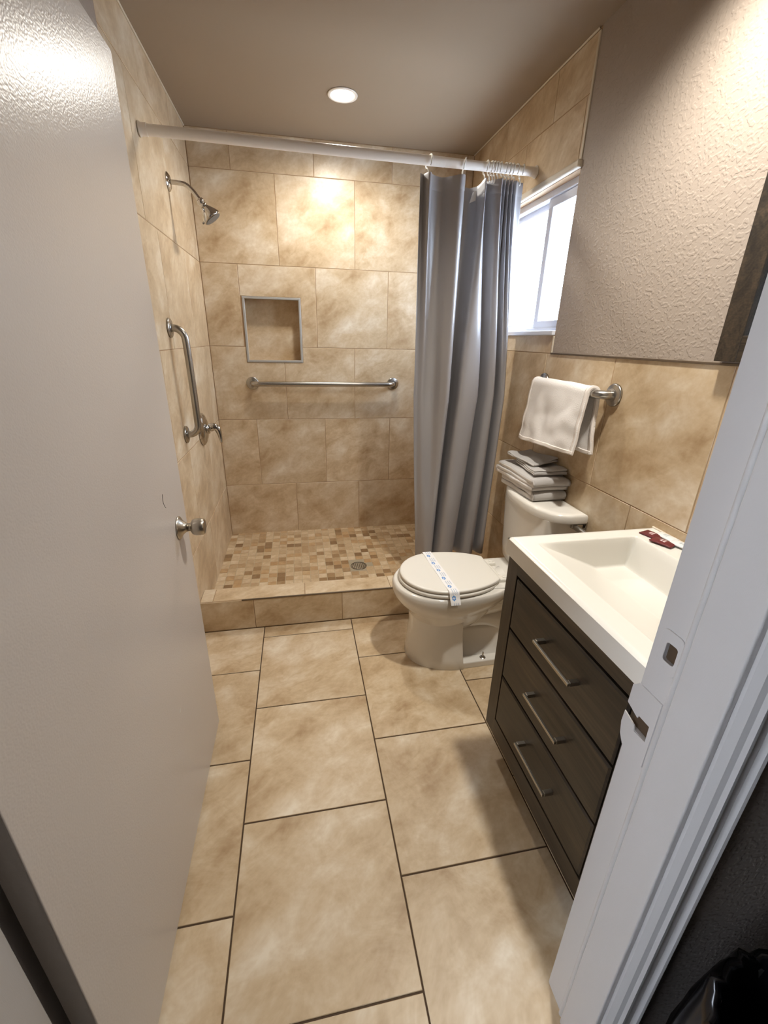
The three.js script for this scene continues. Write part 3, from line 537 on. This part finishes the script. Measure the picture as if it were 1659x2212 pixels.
// ---------------------------------------------------------------- toilet
const TZ = 1.413;
function eggRing(y, xf, xb, w, xc, n = 64, back = 2.0, front = 2.0) {
  const r = []; for (let i = 0; i < n; i++) {
    const a = i / n * Math.PI * 2, c = Math.cos(a), s = Math.sin(a), e = c > 0 ? back : front, f = (v, p) => Math.sign(v) * Math.pow(Math.abs(v), 2 / p);
    r.push([c > 0 ? xc + (xb - xc) * f(c, e) : xc + (xc - xf) * f(c, e), y, TZ + w * f(s, e)]);
  } return r.reverse();
}
const inset = (r, d, y) => { const cx = r.reduce((q, p) => q + p[0], 0) / r.length; return r.map((p) => { const dx = p[0] - cx, dz = p[2] - TZ, l = Math.hypot(dx, dz); return [p[0] - dx / l * d, y ?? p[1], p[2] - dz / l * d]; }); };
{
  const g = thing('toilet', 'white two-piece toilet with closed lid beside the vanity', 'toilet');
  const bowl = loft([
    eggRing(0.195, 1.00, 1.32, 0.120, 1.16), eggRing(0.22, 0.992, 1.35, 0.132, 1.16), eggRing(0.245, 0.985, 1.38, 0.143, 1.15), eggRing(0.27, 0.970, 1.40, 0.153, 1.14), eggRing(0.29, 0.952, 1.415, 0.164, 1.13),
    eggRing(0.315, 0.928, 1.43, 0.177, 1.12, 64, 2.3), eggRing(0.34, 0.913, 1.44, 0.186, 1.12, 64, 2.5), eggRing(0.365, 0.906, 1.45, 0.190, 1.12, 64, 2.6), eggRing(0.385, 0.907, 1.45, 0.190, 1.12, 64, 2.6), eggRing(0.396, 0.912, 1.45, 0.187, 1.12, 64, 2.6), eggRing(0.401, 0.920, 1.448, 0.180, 1.12, 64, 2.6)]);
  // tank deck behind the bowl
  const dk = (y, x0, x1, w) => { const r = []; for (let i = 0; i < 48; i++) { const a = i / 48 * Math.PI * 2, f = (v) => Math.sign(v) * Math.pow(Math.abs(v), 0.4); r.push([(x0 + x1) / 2 + (x1 - x0) / 2 * f(Math.cos(a)), y, TZ + w * f(Math.sin(a))]); } return r.reverse(); };
  const deck = loft([dk(0.30, 1.28, 1.58, 0.10), dk(0.34, 1.27, 1.61, 0.125), dk(0.375, 1.27, 1.62, 0.135), dk(0.402, 1.28, 1.62, 0.135), dk(0.408, 1.285, 1.615, 0.130)]);
  // pedestal: rounded front, flat crease at the back of its flanks
  const ped = (y, xf, xb, w) => { const r = [], n = 48; for (let i = 0; i <= n; i++) { const a = Math.PI / 2 + i / n * Math.PI, f = (v, p) => Math.sign(v) * Math.pow(Math.abs(v), 2 / p); r.push([xb + (xb - xf) * f(Math.cos(a), 2.1), y, TZ + w * f(Math.sin(a), 2.1)]); } for (let i = 1; i < 10; i++) r.push([xb, y, TZ - w + 2 * w * i / 10]); return r.reverse(); };
  const column = loft([ped(0, 0.978, 1.215, 0.160), ped(0.004, 0.976, 1.215, 0.1615), ped(0.05, 0.981, 1.212, 0.155), ped(0.12, 0.987, 1.206, 0.146), ped(0.19, 0.991, 1.202, 0.140), ped(0.23, 0.988, 1.2, 0.143), ped(0.26, 0.985, 1.2, 0.14)], 0.9);
  // trapway behind and foot
  const trap = [tube([[1.14, 0.19, TZ], [1.25, 0.205, TZ], [1.36, 0.20, TZ], [1.44, 0.15, TZ], [1.485, 0.07, TZ], [1.49, -0.02, TZ]], 0.080, 40, 28), tube([[1.15, 0.27, TZ], [1.27, 0.285, TZ], [1.38, 0.30, TZ], [1.46, 0.33, TZ]], 0.098, 30, 28), loft([dk(0.018, 1.19, 1.52, 0.125), dk(0.034, 1.19, 1.515, 0.108), dk(0.06, 1.19, 1.51, 0.096), dk(0.10, 1.19, 1.50, 0.084), dk(0.15, 1.19, 1.48, 0.074), dk(0.20, 1.19, 1.45, 0.068)])];
  const foot = new THREE.ExtrudeGeometry(polyShape([[1.20, TZ - 0.152], [1.40, TZ - 0.148], [1.52, TZ - 0.10], [1.52, TZ + 0.10], [1.40, TZ + 0.148], [1.20, TZ + 0.152]].map(([x, z]) => [x, -z])), { depth: 0.022, bevelEnabled: true, bevelSize: 0.004, bevelThickness: 0.006, bevelSegments: 4 }).applyMatrix4(FRAMES.floor).translate(0, 0.004, 0);
  mesh('bowl', merge([bowl, deck, column, ...trap, foot]), PORCELAIN, g);
  for (const s of [1, -1]) {
    const x = 1.318, z = TZ + s * 0.130;
    mesh('floor_bolt', merge([lathe([[0, 0], [0.014, 0], [0.014, 0.002], [0.007, 0.003], [0.007, 0.009], [0.0036, 0.010], [0.0036, 0.030], [0, 0.0305]], 16).translate(x, 0.0315, z)]), STEEL, g);
  }
  // seat ring, lid, hinges
  const sr = (y, d = 0) => inset(eggRing(y, 0.933, 1.395, 0.187, 1.135, 64, 2.2), d, y);
  mesh('seat', loft([sr(0.4045, 0.006), sr(0.407, 0.001), sr(0.415, 0), sr(0.4195, 0.004), sr(0.421, 0.012)]), SEAT_PLASTIC, g);
  const lidRing = (y, d) => { const n = 56, r = [], a0 = 0.62; for (let i = 0; i <= n; i++) { const a = a0 + (Math.PI * 2 - 2 * a0) * i / n, c = Math.cos(a), s = Math.sin(a); r.push([c > 0 ? 1.135 + 0.285 * c : 1.135 + 0.196 * c, y, TZ + 0.183 * s]); } for (let i = 1; i < 8; i++) { const p = r[n], q = r[0], t = i / 8; r.push([p[0] + (q[0] - p[0]) * t, y, p[2] + (q[2] - p[2]) * t]); } return inset(r.reverse(), d, y); };
  mesh('seat_lid', loft([lidRing(0.4235, 0.006), lidRing(0.4255, 0.001), lidRing(0.433, 0), lidRing(0.4375, 0.003), lidRing(0.4395, 0.010), lidRing(0.4405, 0.03)]), SEAT_PLASTIC, g);
  for (const s of [1, -1]) mesh('seat_hinge', merge([rbox(1.365, 1.42, 0.406, 0.424, TZ + s * 0.075 - 0.02, TZ + s * 0.075 + 0.02, 0.006, 3), lathe([[0, 0], [0.012, 0], [0.011, 0.004], [0, 0.005]], 16).translate(1.402, 0.4235, TZ + s * 0.075)]), SEAT_PLASTIC, g);
  // tank with bowed front
  const tk = (y, xf, hw, bow, xb = 1.632, n = 24) => { const r = [], rc = 0.035; for (let i = 0; i <= n; i++) { const s = -1 + 2 * i / n; const e = Math.abs(s), x = xf + bow * Math.pow(e, 2.6) + (e > 0.88 ? rc * (1 - Math.sqrt(Math.max(0, 1 - Math.pow((e - 0.88) / 0.12, 2)))) : 0); r.push([x, y, TZ + s * hw]); } for (let i = 0; i <= 6; i++) r.push([xf + bow + rc + (xb - xf - bow - rc) * (i + 1) / 7, y, TZ + hw]); for (let i = 1; i < 10; i++) r.push([xb, y, TZ + hw - 2 * hw * i / 10]); for (let i = 0; i <= 6; i++) r.push([xb - (xb - xf - bow - rc) * i / 7, y, TZ - hw]); return r; };
  mesh('tank', loft([tk(0.408, 1.500, 0.175, 0.02), tk(0.418, 1.488, 0.185, 0.022), tk(0.47, 1.482, 0.192, 0.024), tk(0.60, 1.474, 0.202, 0.028), tk(0.738, 1.468, 0.210, 0.03)].map((r) => r.slice().reverse()), 0.8), PORCELAIN, g);
  const ld = (y, d) => tk(y, 1.451 + d, 0.236 - d, 0.075, 1.637 - d).map((p) => p).reverse();
  mesh('tank_lid', loft([ld(0.736, 0.008), ld(0.739, 0.001), ld(0.745, 0), ld(0.766, 0), ld(0.773, 0.003), ld(0.7765, 0.009), ld(0.7775, 0.02)], 0.9), PORCELAIN, g);
}
{ // hygiene band over the closed lid
  const cv = document.createElement('canvas'); cv.width = 1024; cv.height = 128; const x = cv.getContext('2d');
  x.fillStyle = '#f1efee'; x.fillRect(0, 0, 1024, 128);
  for (let k = 0; k < 7; k++) {
    const cx = 60 + k * 150; x.fillStyle = '#5b8fd0';
    for (let p = 0; p < 6; p++) { const a = p / 6 * 6.283; x.beginPath(); x.arc(cx + 17 * Math.cos(a), 78 + 17 * Math.sin(a), 9, 0, 6.3); x.fill(); }
    x.fillStyle = '#f1efee'; x.beginPath(); x.arc(cx, 78, 7, 0, 6.3); x.fill();
    x.strokeStyle = '#a9b7cc'; x.lineWidth = 5; for (let q = 0; q < 3; q++) { x.beginPath(); for (let m = 0; m <= 18; m++) { const px = cx + 45 + m * 4, py = 32 + q * 26 + 5 * Math.sin(m * 1.7 + q); m ? x.lineTo(px, py) : x.moveTo(px, py); } x.stroke(); }
  }
  const tex = new THREE.CanvasTexture(cv); tex.colorSpace = THREE.SRGBColorSpace;
  const x0 = 1.118, hw = 0.0215, path = [];
  for (let i = 0; i <= 40; i++) { const z = TZ - 0.181 + 0.362 * i / 40; path.push([0.4415 + 0.0012 * Math.sin(i * 0.35), z]); }
  path.unshift([0.432, TZ - 0.188], [0.413, TZ - 0.193]); path.push([0.4385, TZ + 0.187], [0.430, TZ + 0.191], [0.418, TZ + 0.196], [0.405, TZ + 0.206], [0.392, TZ + 0.213]);
  const cu = new THREE.CatmullRomCurve3(path.map((p) => V(0, p[0], p[1]))), g = thickSheet((s, t) => { const p = cu.getPointAt(s); return V(x0 + 0.02 * (s - 0.5) + (t - 0.5) * 2 * hw, p.y, p.z); }, 64, 2, 0.0006);
  const b = mesh('paper_band', g, new THREE.MeshStandardMaterial({ map: tex, roughness: 0.6 }));
  b.userData = { label: 'white paper band with blue print across the closed toilet lid', category: 'paper band' };
}

// ---------------------------------------------------------------- towels
function foldPath(L, t, layers) { // serpentine in (s, y), y up from 0
  const p = []; for (let k = 0; k < layers; k++) {
    const y = t * (k + 0.5), dir = k % 2 ? -1 : 1, a = dir > 0 ? t / 2 : L - t / 2, b = dir > 0 ? L - t / 2 : t / 2;
    for (let i = 0; i <= 10; i++) p.push([a + (b - a) * i / 10, y]);
    if (k < layers - 1) for (let i = 1; i < 6; i++) { const q = -Math.PI / 2 + Math.PI * i / 6; p.push([b + dir * t / 2 * Math.cos(q), y + t / 2 + t / 2 * Math.sin(q)]); }
  } return p;
}
function foldedTowel(name, label, pos, turn, lenZ, lenX, t, layers, amp, sd, flip = false, droop = 0) {
  const path = foldPath(lenZ, t, layers), cu = new THREE.CatmullRomCurve3(path.map((p) => V(0, p[1], p[0])), false, 'centripetal'), N = layers * 26, Ht = t * layers;
  const geo = thickSheet((s, j) => { const p = cu.getPoint(s); let z = p.z - lenZ / 2; if (flip) z = -z; const x = (j - 0.5) * lenX, k = p.y / Ht;
    const edge = 1 + 0.02 * n3(sd + 5, p.y * 60, z * 9);
    return V(x * edge + 0.006 * n3(z * 14 + sd, p.y * 45, 1.5) * (Math.abs(j - 0.5) * 2), p.y + k * amp * n3(x * 9 + sd, z * 9, sd) * 1.6 - droop * k * Math.pow(Math.abs(j - 0.5) * 2, 4), z + 0.004 * n3(x * 12, p.y * 40 + sd, 6)); }, N, 16, t * 0.86, [2, 0.8]);
  const g = thing(name, label, 'towel', pos); g.rotation.y = turn; mesh('folded_cloth', geo, TOWEL, g); return g;
}
const LIDY = 0.7785;
foldedTowel('bath_towel', 'thick white bath towel at the bottom of the stack on the toilet tank', [1.553, LIDY, 1.335], 0.02, 0.30, 0.150, 0.0225, 2, 0.004, 3.3);
foldedTowel('bath_towel', 'folded white bath towel under the washcloths on the toilet tank', [1.548, LIDY + 0.047, 1.330], 0.05, 0.325, 0.170, 0.0185, 3, 0.006, 8.1, true, 0.006);
foldedTowel('washcloth', 'thin folded white washcloth under the topmost cloth on the towel stack', [1.573, LIDY + 0.106, 1.355], -0.10, 0.215, 0.140, 0.0070, 3, 0.016, 12.7, false, 0.004);
foldedTowel('washcloth', 'topmost folded white washcloth lying on the towel stack', [1.560, LIDY + 0.1385, 1.300], 0.18, 0.190, 0.128, 0.0075, 2, 0.020, 17.9, true, 0.006);
{ // towel over the short bar
  const g = thing('hand_towel', 'white terry hand towel hanging over the steel bar on the right wall', 'towel', [W - 0.062, 1.238, 1.40]);
  const L1 = 0.235, L2 = 0.225, r = 0.0215, P = (s, j) => {
    const z0 = -0.192 + 0.402 * j, total = L1 + Math.PI * r + L2, d = s * total; let x, y;
    if (d < L1) { x = -r; y = d - L1; } else if (d < L1 + Math.PI * r) { const a = (d - L1) / r; x = -r * Math.cos(a); y = r * Math.sin(a); } else { x = r; y = -(d - L1 - Math.PI * r); }
    const hang = Math.max(0, -y) / 0.23, front = d < L1 + r * 1.5;
    const flare = front ? -0.020 * hang * (1 + 0.6 * j) - 0.026 * hang * n3(z0 * 9, 2.2 + y * 4, 1) : 0.006 * hang;
    return V(x + flare + 0.009 * Math.min(1, hang * 2) * n3(z0 * 16, y * 14, front ? 2 : 7), y + 0.004 * n3(z0 * 9, 4, 1) + (front ? -0.012 + 0.02 * j : 0.0) * hang, z0 + (front ? -0.010 * hang * (1 - j) : 0.012 * hang * j) + 0.003 * n3(y * 20, z0 * 3, 9)); };
  mesh('cloth', thickSheet(P, 80, 40, 0.011, [0.5, 0.4]), TOWEL, g);
  for (const [a, b, c, e] of [[0.0, 0.03, 0, 1], [0.97, 1.0, 0, 1], [0, 1, 0.965, 1.0], [0, 1, 0, 0.03]]) mesh('hem', thickSheet((s, j) => P(a + (b - a) * s, c + (e - c) * j), b - a > 0.5 ? 80 : 4, e - c > 0.5 ? 40 : 4, 0.0135, [0.5, 0.4]), TOWEL_HEM, g);
}

// ---------------------------------------------------------------- vanity, basin, small things
{
  const X0 = 1.148, Z0 = 1.957, Z1 = 2.568, Y0 = 0.116, Y1 = 0.80, FT = 0.018;
  const v = thing('vanity_cabinet', 'dark brown wood vanity cabinet with three drawers below the white basin', 'cabinet');
  mesh('carcass', merge([box(X0 + 0.002, W - 0.004, Y0, Y1, Z0, Z0 + 0.018), box(X0 + 0.002, W - 0.004, Y0, Y1, Z1 - 0.018, Z1), box(X0 + 0.03, W - 0.004, Y0, Y0 + 0.018, Z0 + 0.01, Z1 - 0.01), box(W - 0.016, W - 0.004, Y0, Y1, Z0 + 0.01, Z1 - 0.01), box(W - 0.02, W - 0.004, Y1 - 0.06, Y1 - 0.001, Z0 + 0.01, Z1 - 0.01)]), WOOD, v);
  mesh('cabinet_interior', box(X0 + 0.022, X0 + 0.03, Y0 + 0.01, Y1 - 0.01, Z0 + 0.015, Z1 - 0.015), DARK, v);
  mesh('toe_kick', box(1.25, W - 0.02, 0.0, Y0 + 0.001, Z0 + 0.03, Z1 - 0.03), WOOD, v);
  const uvz = (g) => { const p = g.attributes.position, a = g.attributes.uv; for (let i = 0; i < p.count; i++) a.setXY(i, p.getZ(i), p.getY(i)); return g; };
  const uvy = (g) => { const p = g.attributes.position, a = g.attributes.uv; for (let i = 0; i < p.count; i++) a.setXY(i, p.getY(i), p.getZ(i) + p.getX(i)); return g; };
  mesh('face_frame', merge([uvy(rbox(X0, X0 + 0.022, Y0, Y1, Z0, Z0 + 0.060, 0.0015)), uvy(rbox(X0, X0 + 0.022, Y0, Y1, Z1 - 0.060, Z1, 0.0015)), uvz(rbox(X0, X0 + 0.022, 0.757, Y1, Z0 + 0.058, Z1 - 0.058, 0.0015)), uvz(rbox(X0, X0 + 0.022, Y0, 0.186, Z0 + 0.058, Z1 - 0.058, 0.0015))]), WOOD, v);
  [[0.574, 0.748], [0.386, 0.566], [0.193, 0.378]].forEach(([a, b]) => {
    const d = sub('drawer', v);
    const s = rectShape(Z0 + 0.065, Z1 - 0.065, a, b), g = new THREE.ExtrudeGeometry(s, { depth: 0.014, bevelEnabled: true, bevelSize: 0.005, bevelOffset: -0.005, bevelThickness: 0.004, bevelSegments: 1 }).translate(0, 0, -0.014).applyMatrix4(FRAMES.right).translate(X0 + 0.002, 0, 0);
    mesh('drawer_front', uvz(g), WOOD, d);
    const y = (a + b) / 2 + 0.004, za = 2.199, zb = 2.362;
    mesh('handle', merge([rbox(X0 - 0.034, X0 - 0.027, y - 0.004, y + 0.004, za, zb, 0.001), rbox(X0 - 0.027, X0 - 0.001, y - 0.006, y + 0.006, za, za + 0.012, 0.0012), rbox(X0 - 0.027, X0 - 0.001, y - 0.006, y + 0.006, zb - 0.012, zb, 0.0012)]), STEEL_SATIN, d);
  });
  // basin slab with sloped trough
  const s = thing('basin', 'white rectangular vanity basin with a sloped trough', 'sink');
  const bx0 = 1.140, bx1 = W - 0.002, bz0 = 1.947, bz1 = 2.578, by0 = 0.800, by1 = 0.855;
  const nx = 64, nz = 72, hgt = (x, z) => {
    const rim = by1;
    const zl = smooth(2.004, 2.020, z) * (1 - smooth(2.505, 2.521, z)), xb = 1 - smooth(1.508, 1.542, x);
    const sl = Math.min(1, Math.max(0, (x - 1.205) / (1.405 - 1.205))), slope = sl, depth = 0.098 * slope * xb * zl * (0.96 + 0.04 * smooth(2.0, 2.5, z));
    return rim - depth;
  };
  const pos = [], idx = [], xs = [], zs = [];
  for (let i = 0; i <= nx; i++) xs.push(bx0 + (bx1 - bx0) * i / nx); for (const q of [1.203, 1.207, 1.403, 1.408, 1.508, 1.513, 1.522, 1.531, 1.537, 1.542]) xs.push(q);
  for (let i = 0; i <= nz; i++) zs.push(bz0 + (bz1 - bz0) * i / nz); for (const q of [2.003, 2.006, 2.010, 2.014, 2.018, 2.021, 2.504, 2.508, 2.512, 2.516, 2.521]) zs.push(q);
  xs.sort((a, b) => a - b); zs.sort((a, b) => a - b);
  const NX = xs.length, NZ = zs.length;
  for (const x of xs) for (const z of zs) { const e = Math.min(x - bx0, z - bz0, bz1 - z), r = 0.006; const dy = e < r ? r - Math.sqrt(Math.max(0, r * r - (r - e) * (r - e))) : 0; pos.push(x, hgt(x, z) - dy, z); }
  for (let i = 0; i < NX - 1; i++) for (let j = 0; j < NZ - 1; j++) { const a = i * NZ + j; idx.push(a, a + 1, a + NZ, a + 1, a + NZ + 1, a + NZ); }
  const tg = new THREE.BufferGeometry(); tg.setAttribute('position', new THREE.Float32BufferAttribute(pos, 3)); tg.setAttribute('uv', new THREE.Float32BufferAttribute(new Float32Array(pos.length / 3 * 2), 2)); tg.setIndex(idx); tg.computeVertexNormals();
  const skirt = merge([box(bx0, bx0 + 0.012, by0, by1 - 0.006, bz0, bz1), box(bx0 + 0.012, bx1, by0, by1 - 0.006, bz0, bz0 + 0.012), box(bx0 + 0.012, bx1, by0, by1 - 0.006, bz1 - 0.012, bz1), box(bx1 - 0.012, bx1 - 0.0004, by0, by1 - 0.0005, bz0 + 0.0125, bz1 - 0.0125)]);
  mesh('basin_top', merge([tg, skirt]), BASIN, s);
  mesh('caulk_line', merge([tube([[W - 0.002, by1 + 0.001, bz0 + 0.005], [W - 0.002, by1 + 0.001, bz1 - 0.005]], 0.004, 6, 8)]), CREAM_TRIM, s);
  mesh('drain', lathe([[0, 0], [0.022, 0], [0.0225, 0.002], [0.019, 0.003], [0.016, 0.001], [0, 0.0015]]).translate(1.458, 0.7575, 2.27), CHROME, s);
  const fa = thing('basin_faucet', 'chrome single-lever faucet at the wall side of the white basin', 'faucet', [1.592, by1, 2.268]);
  mesh('faucet_body', lathe([[0, 0], [0.026, 0], [0.026, 0.006], [0.021, 0.010], [0.019, 0.09], [0.017, 0.10], [0, 0.102]]), CHROME, fa);
  mesh('spout', tube([[0, 0.055, 0], [-0.03, 0.075, 0], [-0.07, 0.082, 0], [-0.105, 0.072, 0], [-0.115, 0.060, 0]], 0.0115, 40, 16), CHROME, fa);
  mesh('lever', tube([[0, 0.100, 0], [0.004, 0.118, 0], [-0.02, 0.135, 0], [-0.06, 0.145, 0]], 0.007, 24, 12), CHROME, fa);
  // packets on the rim
  const packet = (label, col, print, cx, cz, turn, w, l, y, tilt = 0) => {
    const cv = document.createElement('canvas'); cv.width = 256; cv.height = 160; const x = cv.getContext('2d'); x.fillStyle = col; x.fillRect(0, 0, 256, 160);
    x.strokeStyle = print; x.lineWidth = 5; for (const [q, a, b] of [[70, 70, 190], [92, 84, 176]]) { x.beginPath(); for (let m = a; m <= b; m += 4) { const py = q + 5 * ((m * 7) % 11 > 5 ? 1 : -1); m === a ? x.moveTo(m, py) : x.lineTo(m, py); } x.stroke(); }
    const t = new THREE.CanvasTexture(cv); t.colorSpace = THREE.SRGBColorSpace;
    const g = thing('soap_packet', label, 'packet', [cx, by1 + y, cz]); g.rotation.set(0, turn, tilt);
    mesh('wrapper', thickSheet((s, j) => V((s - 0.5) * w, 0.003 + 0.004 * Math.sin(Math.PI * s) * Math.sin(Math.PI * j) + 0.0008 * n3(s * 6, j * 6, cz * 50), (j - 0.5) * l), 14, 14, 0.003).translate(0, 0, 0), std('#ffffff', 0.35, { map: t }), g);
    return g;
  };
  packet('dark red packet nearest the far end of the basin rim', '#5d1a20', '#d9c6c6', 1.590, 2.008, 0.28, 0.045, 0.055, 0.0);
  packet('dark red packet lying nearer the doorway on the basin rim', '#641c22', '#d9c6c6', 1.578, 2.066, 0.40, 0.042, 0.062, 0.003);
  packet('white paper packet behind the dark red packets, farther from the doorway', '#e3e3e2', '#a9b3b6', 1.621, 2.030, 0.12, 0.036, 0.060, 0.001);
  packet('white paper packet behind the dark red packets, nearer the doorway', '#dfe0e0', '#a9b3b6', 1.617, 2.096, 0.30, 0.040, 0.066, 0.004);
}
{ // framed mirror
  const m = thing('wall_mirror', 'wall mirror in a dark wood frame above the basin', 'mirror'), z0 = 2.020, z1 = 2.53, y0 = 1.369, y1 = 2.02, x0 = W - 0.026, x1 = W - 0.001, f = 0.062;
  for (const g of [rbox(x0, x1, y0, y1, z0, z0 + f, 0.002), rbox(x0, x1, y0, y1, z1 - f, z1, 0.002), rbox(x0, x1, y0, y0 + f, z0 + f, z1 - f, 0.002), rbox(x0, x1, y1 - f, y1, z0 + f, z1 - f, 0.002)]) mesh('frame_bar', g, WOOD, m);
  mesh('mirror_glass', box(x1 - 0.012, x1 - 0.006, y0 + f - 0.008, y1 - f + 0.008, z0 + f - 0.008, z1 - f + 0.008), MIRROR, m);
}
{ // paper holder between toilet and vanity
  const p = thing('paper_holder', 'small chrome toilet paper holder on the wall between tank and basin', 'paper holder', [W, 0.722, 1.70]);
  for (const s of [-1, 1]) mesh('post', merge([rbox(-0.010, -0.001, -0.022, 0.022, s * 0.07 - 0.018, s * 0.07 + 0.018, 0.003), rbox(-0.062, -0.006, -0.009, 0.009, s * 0.07 - 0.008, s * 0.07 + 0.008, 0.003)]), CHROME, p);
  mesh('roller', new THREE.CylinderGeometry(0.011, 0.011, 0.126, 20).rotateX(Math.PI / 2).translate(-0.050, 0, 0), STEEL, p);
}
{ // bin with a black bag outside the doorway
  const b = thing('trash_bin', 'trash bin lined with a shiny black plastic bag outside the doorway', 'bin', [1.180, 0, 2.936]);
  mesh('bin_body', lathe([[0, 0], [0.115, 0], [0.12, 0.01], [0.136, 0.495], [0.132, 0.495], [0.116, 0.015], [0, 0.012]], 40), std('#1c1b1c', 0.5), b);
  const rings = [], prof = [[0.140, 0.20], [0.162, 0.22], [0.164, 0.30], [0.157, 0.42], [0.151, 0.500], [0.144, 0.522], [0.132, 0.518], [0.122, 0.46], [0.115, 0.42], [0.09, 0.32], [0.04, 0.27], [0.01, 0.265]];
  prof.forEach(([r, y], k) => { const ring = []; for (let i = 0; i < 96; i++) { const a = i / 96 * Math.PI * 2, w = (k < 5 ? 0.010 : 0.016) * (k === 11 ? 0 : 1), n = n3(Math.cos(a) * 7, Math.sin(a) * 7, y * 7) * 0.8 + Math.abs(n3(Math.cos(a) * 15, Math.sin(a) * 15, y * 4)) * 0.9; const q = r + w * n + (k < 4 ? 0.002 : 0); ring.push([q * Math.cos(a), y + 0.03 * n3(Math.cos(a) * 3, Math.sin(a) * 3, 2.5) * (k < 8 ? 1 : 0.3), q * Math.sin(a)]); } rings.push(ring.reverse()); });
  mesh('bin_bag', loft(rings), BAG, b);
}
scene.traverse((o) => { if (o.isMesh) { o.castShadow = o.receiveShadow = true; } });
renderer.render(scene, camera);
